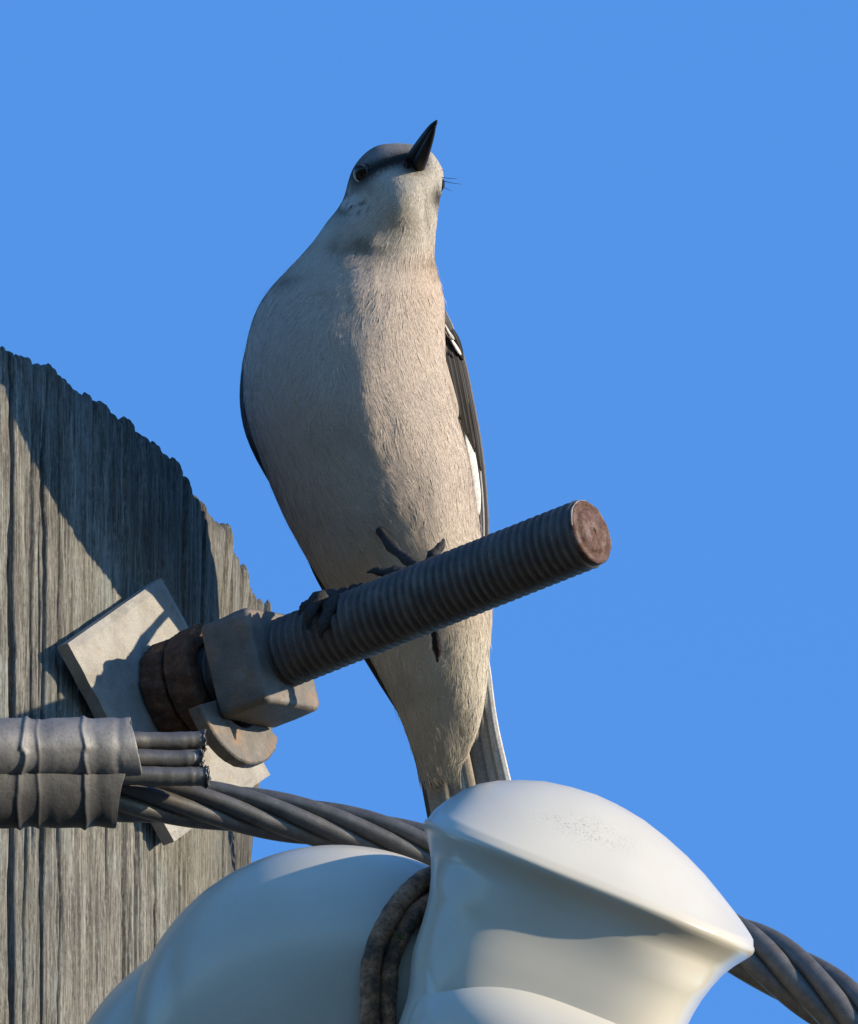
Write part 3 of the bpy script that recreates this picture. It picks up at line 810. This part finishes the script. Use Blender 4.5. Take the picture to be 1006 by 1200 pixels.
def build_bird():
    root = thing('perched_bird', 'grey and buff bird with dark eye stripe perched on the bolt gazing upward', 'bird', W(455, 690, 0.012))
    # --- body, one continuous mesh
    ys = np.concatenate([np.linspace(167.8, 175, 10), np.linspace(176.5, 320, 84), np.linspace(322, 903, 190)])
    m = 150
    a = np.linspace(0, 2 * np.pi, m, endpoint=False)
    Y, AA = np.meshgrid(ys, a, indexing='ij')
    x, y, d = body(Y, AA)
    V = WB(x, y, d / S).reshape(-1, 3)
    col = plumage(x.ravel(), y.ravel(), np.sin(AA).ravel())
    f = grid_faces(len(ys), m, flip=False).tolist(); f.append(list(range(m))[::-1]); f.append(list(range((len(ys) - 1) * m, len(ys) * m)))
    o = mk('body', V, f, M['plume'], root, col=col * 0.92)

    # --- contour feathers: fine barbs lying on the body
    def barbs(n, ylo, yhi, len_rng, wid_rng, lift_rng, tint=(0.90, 1.10), front=0.75, sel=None, lighten=0.0, seed=0):
        r = np.random.default_rng(seed)
        y0 = r.uniform(ylo, yhi, n * 3)
        hw = (pchip(y0, RY, RX_) - pchip(y0, LY, LX)) / 2
        keep = r.uniform(0, 140, n * 3) < hw; y0 = y0[keep][:n]
        n = len(y0)
        a0 = np.where(r.uniform(0, 1, n) < front, r.uniform(-0.25, np.pi + 0.25, n), r.uniform(0, 2 * np.pi, n))
        if sel is not None:
            xx, yy, dd = body(y0, a0); k = sel(xx, yy, r) & (np.sin(a0) > -0.2); y0, a0 = y0[k], a0[k]; n = len(y0)
        x, y, d = body(y0, a0)
        e = 2.0
        x1, y1, d1 = body(np.minimum(y0 + e, 902.5), a0); x2, y2, d2 = body(y0, a0 + 0.02)
        T = np.stack([x1 - x, y1 - y, d1 - d], -1); T /= np.maximum(np.linalg.norm(T, axis=1), 1e-6)[:, None]
        Q = np.stack([x2 - x, y2 - y, d2 - d], -1); Q /= np.maximum(np.linalg.norm(Q, axis=1), 1e-6)[:, None]
        Nn = np.cross(T, Q); Nn /= np.maximum(np.linalg.norm(Nn, axis=1), 1e-6)[:, None]
        cen = np.stack([(pchip(y0, LY, LX) + pchip(y0, RY, RX_)) / 2, y, pchip(y0, DY, DC)], -1)
        P = np.stack([x, y, d], -1)
        Nn *= np.sign(np.sum(Nn * (P - cen), axis=1))[:, None]
        swirl = (vnoise2(x * 0.02, y * 0.02, 61) - 0.5) * 1.1 + r.normal(0, 0.16, n)
        dirn = T * np.cos(swirl)[:, None] + Q * np.sin(swirl)[:, None] * np.sign(np.cross(T, Q)[:, 2])[:, None]
        side = np.cross(Nn, dirn)
        L = r.uniform(*len_rng, n) * np.interp(y0, [167, 200, 240, 350, 903], [0.20, 0.24, 0.42, 1, 1]); wd = r.uniform(*wid_rng, n) * np.interp(y0, [167, 260, 330], [0.6, 0.75, 1]); lf = r.uniform(*lift_rng, n) * np.interp(y0, [167, 260, 330], [0.4, 0.6, 1])
        tw = r.normal(0, 0.12, n)[:, None]; side2 = side * np.cos(tw) + Nn * np.sin(tw)
        ga = np.linalg.norm(np.stack([x2 - x, y2 - y, d2 - d], -1), axis=1) / 0.02; gy = np.linalg.norm(np.stack([x1 - x, y1 - y, d1 - d], -1), axis=1) / e
        sg = np.sign(np.cross(T, Q)[:, 2])
        def along(q):
            yr = y0 + L * q * np.cos(swirl) / np.maximum(gy, 0.3); yy = np.clip(yr, 168, 902.8); aa_ = a0 + L * q * np.sin(swirl) * sg / np.maximum(ga, 8)
            pb = np.stack(body(yy, aa_), -1); pb[:, 1] += np.maximum(yr - yy, 0); pb[:, 0] += 0.15 * np.maximum(yr - yy, 0)
            return pb
        p0 = P - Nn * 0.4; p1 = along(0.55) + Nn * (lf * 0.6 + 0.12)[:, None]; p2 = along(1.0) + Nn * (lf + 0.1)[:, None]
        vv = np.stack([p0 - side2 * (wd * 0.35)[:, None], p0 + side2 * (wd * 0.35)[:, None], p1 - side2 * (wd * 0.5)[:, None], p1 + side2 * (wd * 0.5)[:, None], p2], 1).reshape(-1, 3)
        wv = WB(vv[:, 0], vv[:, 1], vv[:, 2] / S)
        b = np.arange(n)[:, None] * 5
        f4 = (b + np.array([[0, 2, 3, 1]])).tolist(); f3 = (b + np.array([[3, 2, 4]])).tolist()
        c = plumage(x, y, np.sin(a0)) * r.uniform(*tint, n)[:, None] + lighten
        c = np.clip(c, 0.008, 0.85)
        cc = np.repeat(c, 5, axis=0)
        wn = Nn[:, 0:1] * RV + (-Nn[:, 1:2]) * UV + Nn[:, 2:3] * FV
        gn = np.repeat(wn, 5, axis=0) + rng.normal(0, 0.05, (n * 5, 3)); gn /= np.linalg.norm(gn, axis=1)[:, None]
        return wv, f4 + f3, cc, gn
    sets = [barbs(130000, 200, 900, (12, 34), (0.6, 1.5), (0.0, 0.6), (0.92, 1.08), seed=1),
            barbs(40000, 168.5, 330, (14, 32), (0.6, 1.5), (0.0, 0.7), seed=2),
            barbs(2600, 330, 895, (20, 42), (0.5, 1.0), (0.3, 1.5), (1.0, 1.2), sel=lambda x, y, r: (np.abs(x - (430 + (y - 400) * 0.18)) < 60 + 0 * x) | (y > 560), lighten=0.03, seed=3),
            barbs(900, 300, 897, (14, 30), (0.5, 0.9), (2.5, 6.0), (1.0, 1.15), sel=lambda x, y, r: (np.abs(x - (pchip(y, LY, LX) + pchip(y, RY, RX_)) / 2) > 0.80 * (pchip(y, RY, RX_) - pchip(y, LY, LX)) / 2) | (y > 690), lighten=0.02, seed=5),
            barbs(1000, 215, 300, (22, 40), (0.6, 1.2), (0.4, 1.6), (1.0, 1.2), sel=lambda x, y, r: (x > 440), lighten=0.08, seed=4)]
    n0 = 0; VV = []; FF = []; CC = []; NN = []
    for (v_, f_, c_, n_) in sets:
        VV.append(v_); FF += [[q + n0 for q in k] for k in f_]; CC.append(c_); NN.append(n_); n0 += len(v_)
    mk('contour_feathers', np.concatenate(VV), FF, M['plume'], root, col=np.concatenate(CC), kind='stuff', normals=np.concatenate(NN))

    # --- beak
    bk = thing2('beak', root)
    def horn(name, path, wid, thick, mat, flat=0.0):
        C = smooth_path(np.array(path, float), 28)
        n = len(C); t = np.linspace(0, 1, n)
        Wc = WB(C[:, 0], C[:, 1], C[:, 2] / S)
        T = np.gradient(Wc, axis=0); T /= np.linalg.norm(T, axis=1)[:, None]
        side = np.cross(T, FV * 0.6 + UV * -0.8); side /= np.linalg.norm(side, axis=1)[:, None]
        up = np.cross(side, T)
        m_ = 20; aa = np.linspace(0, 2 * np.pi, m_, endpoint=False)
        wv = np.interp(t, *wid) / S; tv = np.interp(t, *thick) / S
        v = Wc[:, None] + wv[:, None, None] * np.cos(aa)[None, :, None] * side[:, None] + tv[:, None, None] * (np.sin(aa))[None, :, None] * up[:, None]
        f_ = grid_faces(n, m_).tolist(); f_.append(list(range(m_))[::-1]); f_.append(list(range((n - 1) * m_, n * m_)))
        return mk(name, v.reshape(-1, 3), f_, mat, bk)
    horn('upper_mandible', [(483, 193, 138), (489, 181, 112), (497, 166, 86), (505, 152, 64), (512, 141.5, 52)], ([0, 0.3, 0.6, 0.85, 1], [13, 9.6, 6.8, 4.2, 1.4]), ([0, 0.3, 0.6, 0.85, 1], [11, 9, 6.4, 4, 1.4]), M['beak'])
    horn('lower_mandible', [(487, 204, 150), (493, 189, 104), (500, 172, 78), (506, 157, 62), (510, 147, 54)], ([0, 0.3, 0.6, 0.85, 1], [8, 7.8, 5.6, 3.4, 1.0]), ([0, 0.3, 0.6, 0.85, 1], [9, 7.5, 5, 3, 1.0]), M['beak'])

    Vt = []; Ft = []; Ct = []; n0t = 0; rt = np.random.default_rng(77)
    for i in range(150):
        an = rt.uniform(np.pi * 0.85, np.pi * 1.45); st = np.array([487 + 15 * math.cos(an), 200 + 7 * math.sin(an), 118 - 9 * math.sin(an) + rt.uniform(-3, 3)])
        dr = np.array([0.42, -0.72, -0.62]) + rt.normal(0, 0.16, 3); ln = rt.uniform(8, 15)
        C = np.array([st + dr * ln * q for q in np.linspace(0, 1, 4)])
        v, ff = tube(WB(C[:, 0], C[:, 1], C[:, 2] / S), np.array([1.1, 0.9, 0.6, 0.15]) / S, 4)
        Vt.append(v); Ft += [[q + n0t for q in k_] for k_ in ff]; n0t += len(v)
        dk = np.array([0.03, 0.027, 0.026]) if math.sin(an) < 0.45 else np.array([0.30, 0.275, 0.24])
        Ct.append(np.tile(dk * rt.uniform(0.7, 1.3), (len(v), 1)))
    mk('lores', np.concatenate(Vt), Ft, M['plume'], root, col=np.concatenate(Ct), kind='stuff')

    # --- eyes with lids
    def eye(px, py, nr, rad):
        # nr: outward direction in (x, y-down, depth) px space
        x_, y_, d_ = px
        u, v_ = np.linspace(0.02, np.pi - 0.02, 20), np.linspace(0, 2 * np.pi, 28, endpoint=False)
        U_, V_ = np.meshgrid(u, v_, indexing='ij')
        vx = x_ + rad * np.sin(U_) * np.cos(V_); vy = y_ + rad * np.cos(U_); vd = d_ + rad * np.sin(U_) * np.sin(V_)
        v = WB(vx, vy, vd / S).reshape(-1, 3)
        ff = grid_faces(20, 28).tolist(); ff.append(list(range(28))[::-1]); ff.append(list(range(19 * 28, 20 * 28)))
        e = mk('eye', v, ff, M['eye'], root)
        nn = np.array(nr, float); nn /= np.linalg.norm(nn)
        t1 = np.cross(nn, [0.3, 1, 0.2]); t1 /= np.linalg.norm(t1); t2 = np.cross(nn, t1)
        aa = np.linspace(0, 2 * np.pi, 40, endpoint=False)
        c = np.array([x_, y_, d_]) + nn * rad * 0.55
        ringp = c + rad * 0.93 * (np.cos(aa)[:, None] * t1 + 0.92 * np.sin(aa)[:, None] * t2)
        ringp = np.vstack([ringp, ringp[:1]])
        Cw = WB(ringp[:, 0], ringp[:, 1], ringp[:, 2] / S)
        v, ff = tube(Cw, 1.1 / S, 8, caps=False)
        mk('eyelid', v, ff, M['lid'], e)
        ph = np.radians(np.linspace(100, 205, 24)); k_ = np.sin(np.linspace(0, np.pi, 24))
        Ca = WB(x_ + rad * 1.0 * np.cos(ph), y_ + rad * 1.0 * np.sin(ph), np.full(24, (d_ - rad * 0.52) / S))
        v, ff = tube(Ca, (0.25 + 1.0 * k_) / S, 6)
        mk('eyelid', v, ff, M['pale_lid'], e, label='pale crescent of the lower lid')
    aq = np.radians(np.linspace(100, 178, 200)); xq, yq, dq = body(np.full(200, 203.0), aq); kq = int(np.argmin(np.abs(xq - 423)))
    eye((xq[kq] + 3.5, 203, dq[kq] + 2.5), 0, (-0.62, 0.05, -0.78), 11.5)
    ex2, ey2, ed2 = body(np.array([214.0]), np.array([math.radians(12)]))
    eye((ex2[0] - 8, 216, ed2[0] + 4), 0, (0.95, 0.1, -0.3), 11.0)

    # --- bristles at the gape
    for (x0, y0, x1, y1) in ((519, 207, 536, 209.5), (520, 211, 541, 216), (519, 216, 530, 224), (512, 195, 520, 200)):
        C = WB(np.linspace(x0 - 4, x1, 6), np.linspace(y0, y1, 6) + np.array([0, .3, .6, .5, .2, 0]), np.full(6, 140 / S))
        v, ff = tube(C, np.linspace(0.55, 0.2, 6) / S, 5)
        mk('bristle', v, ff, M['foot'], root)

    # --- feather blades for wings and tail
    def blade(name, parent, path, wid, nrm, colr, mat=None, camber=0.15, edge=None, shaft=True, n=26, m_=7, seedk=0):
        C = smooth_path(np.array(path, float), n)
        T = np.gradient(C, axis=0); T /= np.linalg.norm(T, axis=1)[:, None]
        nn = np.array(nrm, float); nn /= np.linalg.norm(nn)
        side = np.cross(nn, T); side /= np.linalg.norm(side, axis=1)[:, None]
        t = np.linspace(0, 1, n)
        wv = np.interp(t, [0, 0.08, 0.35, 0.8, 0.94, 1], np.array([0.5, 0.8, 1, 0.95, 0.6, 0.05])) * wid
        u = np.linspace(-1, 1, m_)
        P = C[:, None] + side[:, None] * (wv[:, None] * u[None])[..., None] - nn * (camber * wv[:, None] * u[None] ** 2)[..., None]
        P[:, m_ // 2] += nn * 0.8 if shaft else 0
        P2 = P - nn * 1.1                     # underside: the vane has thickness
        allp = np.concatenate([P, P2[:, ::-1]], axis=1)
        mm = 2 * m_
        v = WB(allp[..., 0], allp[..., 1], allp[..., 2] / S).reshape(-1, 3)
        c = np.tile(np.array(colr, float), (n, mm, 1)) * (0.8 + 0.4 * vnoise2(t[:, None] * 30 + np.arange(mm)[None], np.arange(mm)[None] * 1.7 + 0 * t[:, None], seedk))[..., None]
        if edge is not None:
            c[:, [0, m_ - 1, m_, mm - 1]] = np.array(edge)
        if shaft: c[:, m_ // 2] = c[:, m_ // 2] * 0.5 + 0.06
        ff = grid_faces(n, mm).tolist(); ff.append(list(range(mm))[::-1]); ff.append(list(range((n - 1) * mm, n * mm)))
        return mk(name, v, ff, mat or M['vane'], parent, col=c.reshape(-1, 3))
    DK = (0.016, 0.013, 0.012); BR = (0.035, 0.029, 0.026); WH = (0.68, 0.66, 0.63); GR = (0.17, 0.155, 0.145)
    # wing on the sunlit flank
    wr = thing2('wing', root)
    nr = (0.75, 0.0, -0.65)
    dz = 176
    sil = [(360, 518), (380, 526), (400, 534), (430, 543), (480, 552), (520, 559), (560, 564), (600, 567), (640, 568), (700, 562), (780, 548)]
    off = lambda o, y0, y1, dd, n=6: [(np.interp(y, [s[0] for s in sil], [s[1] for s in sil]) + o, y, dz + dd) for y in np.linspace(y0, y1, n)]
    blade('flight_feather', wr, off(-2, 372, 770, 34, 9), 15, nr, BR, edge=GR, seedk=1)
    blade('flight_feather', wr, off(-7, 380, 745, 24, 9), 15, nr, DK, edge=(0.42, 0.40, 0.38), seedk=2)
    blade('flight_feather', wr, off(-10, 388, 720, 14, 9), 14, nr, DK, edge=(0.15, 0.14, 0.13), seedk=3)
    blade('flight_feather', wr, off(-13, 396, 690, 4, 9), 13, nr, (0.05, 0.042, 0.04), edge=(0.13, 0.12, 0.11), seedk=4)
    blade('white_wing_patch', wr, [(543, 478, 172), (550, 515, 168), (556, 545, 168), (560, 575, 172), (562, 604, 178)], 6.5, nr, WH, shaft=False, seedk=5)
    for q_, (ox, wd_, dd_, y0_, y1_) in enumerate(((-5, 6, 0, 392, 492), (0, 5, 5, 386, 512), (5, 5, 10, 384, 530), (9, 4, 15, 390, 552))):
        ys_ = np.linspace(y0_, y1_, 5)
        blade('covert', wr, [(np.interp(yq_, [388, 420, 460, 505, 560], [524, 532, 540, 548, 556]) + ox, yq_, np.interp(yq_, [388, 420, 460, 505, 560], [172, 160, 152, 158, 166]) + dd_) for yq_ in ys_],
              wd_, nr, (0.020, 0.017, 0.016), edge=(0.16, 0.145, 0.13) if q_ else (0.05, 0.045, 0.04), seedk=60 + q_)
    blade('covert', wr, [(520, 362, 182), (526, 378, 172), (532, 396, 170)], 7, nr, (0.06, 0.055, 0.052), edge=(0.4, 0.38, 0.36), seedk=7)
    blade('covert', wr, [(522, 380, 166), (528, 391, 160), (533, 398, 164)], 2.0, nr, (0.5, 0.48, 0.45), shaft=False, seedk=8)
    blade('covert', wr, [(528, 394, 166), (535, 406, 160), (541, 416, 164)], 2.3, nr, WH, shaft=False, seedk=9)
    blade('covert', wr, [(530, 385, 172), (537, 400, 168), (543, 422, 174)], 5, nr, DK, seedk=10)
    blade('covert', wr, [(519, 412, 158), (525, 440, 146), (533, 470, 146), (537, 490, 150)], 5.5, nr, (0.40, 0.33, 0.27), shaft=False, seedk=11)
    # wing on the shaded flank
    wl = thing2('wing', root)
    nl = (-0.8, 0.0, -0.6)
    blade('flight_feather', wl, [(300, 380, 205), (289, 430, 200), (288, 480, 200), (303, 530, 206), (350, 610, 225), (402, 700, 240), (450, 790, 245)], 13, nl, DK, edge=(0.05, 0.05, 0.05), seedk=12)
    blade('flight_feather', wl, [(298, 400, 190), (289, 440, 186), (288, 470, 186), (293, 505, 188), (302, 530, 192)], 10, nl, (0.035, 0.03, 0.03), seedk=13)
    blade('flight_feather', wl, [(346, 520, 225), (356, 600, 222), (368, 655, 218), (400, 715, 218), (452, 800, 224), (486, 860, 228)], 14, nl, DK, seedk=14)
    blade('flight_feather', wl, [(362, 560, 230), (384, 660, 228), (424, 740, 228), (468, 815, 232), (492, 880, 236)], 15, nl, (0.045, 0.04, 0.038), seedk=15)

    # tail, seen from below
    tl = thing2('tail', root)
    nt_ = (0.0, 0.0, -1.0)
    sets_ = [((484, 800), (552, 1170), 12, GR, 216, (0.10, 0.095, 0.09)), ((493, 800), (560, 1180), 15, (0.46, 0.40, 0.33), 210, (0.55, 0.52, 0.48)), ((506, 800), (575, 1190), 18, (0.44, 0.38, 0.31), 212, None),
             ((522, 800), (590, 1195), 15, (0.36, 0.32, 0.275), 216, None), ((541, 800), (608, 1195), 16, (0.045, 0.04, 0.04), 223, None),
             ((551, 800), (624, 1190), 15, (0.33, 0.31, 0.29), 212, None), ((562, 800), (637, 1182), 11, (0.48, 0.46, 0.43), 210, (0.55, 0.52, 0.49)), ((568, 800), (648, 1172), 6.5, WH, 206, (0.74, 0.72, 0.69))]
    for k, (p0, p1, wd, cl, dd, ed) in enumerate(sets_):
        yy = np.linspace(p0[1] - 40, p1[1], 6)
        xx = np.interp(yy, [p0[1], p1[1]], [p0[0], p1[0]]) + 0
        blade('tail_feather', tl, [(xq, yq, dd + (yq - 800) * 0.06) for xq, yq in zip(xx, yy)], wd, nt_, cl, edge=ed, seedk=20 + k)

    # --- legs and feet
    def limb(name, parent, pts, rad, m_=12, n=24):
        C = smooth_path(np.array(pts, float), n)
        t = np.linspace(0, 1, n)
        r = np.interp(t, np.linspace(0, 1, len(rad)), rad) * 1.34 * (1 + 0.13 * np.sin(t * 19)) * (1 + 0.05 * np.sin(t * n * 3.1)) * (1 + 0.35 * (vnoise(t * 9, len(pts)) - 0.5))
        v, ff = tube(W(C[:, 0], C[:, 1], C[:, 2] / S), r / S, m_)
        return mk(name, v, ff, M['foot'], parent)
    # leg on the sunlit side: shank leaves the belly, foot stands on the bolt's back
    lg = limb('leg', root, [(436, 606, 255), (449, 627, 165), (463, 644, 100), (480, 658, 50), (494, 668, 18)], [4.2, 4.2, 4.4, 5.0, 6.5])
    limb('toe', lg, [(494, 668, 14), (478, 671, 16), (458, 672, 26), (440, 669, 34), (430, 671, 38)], [6.0, 5.2, 5.8, 4.8, 2.6, 0.7])
    limb('toe', lg, [(494, 668, 14), (503, 660, 2), (511, 648, 2), (518, 638, 8), (520, 632, 12)], [6, 5.4, 5.4, 4.6, 2.6, 1.2])
    limb('toe', lg, [(494, 668, 18), (500, 685, 34), (506, 715, 44), (512, 742, 38), (514, 762, 32), (513, 776, 28)], [6, 5.5, 5, 5.5, 4.6, 0.8])
    # leg on the shaded side, toes clenched round the thread
    lg2 = limb('leg', root, [(440, 724, 300), (430, 722, 210), (420, 716, 130), (408, 706, 70), (394, 704, 34)], [4.5, 4.5, 5, 6, 7])
    limb('toe', lg2, [(396, 702, 34), (386, 698, 20), (372, 706, 4), (362, 722, -6), (360, 738, -8)], [7, 6.5, 6.5, 5, 1.5])
    limb('toe', lg2, [(398, 704, 34), (392, 704, 12), (386, 716, -6), (378, 734, -16), (376, 748, -16)], [7, 6.5, 6.2, 5, 1.5])
    limb('toe', lg2, [(398, 702, 36), (384, 700, 34), (368, 706, 34), (358, 714, 34), (352, 724, 38)], [7, 6.5, 6.5, 6, 3])
    limb('toe', lg2, [(402, 700, 34), (414, 694, 22), (424, 690, 14), (432, 687, 10)], [7, 6, 5, 1.5])

def thing2(name, parent):
    o = bpy.data.objects.new(name, None); SC.collection.objects.link(o); o.parent = parent
    o.empty_display_size = 0.01
    ORIGIN[o.name] = ORIGIN[parent.name]
    return o
build_bird()
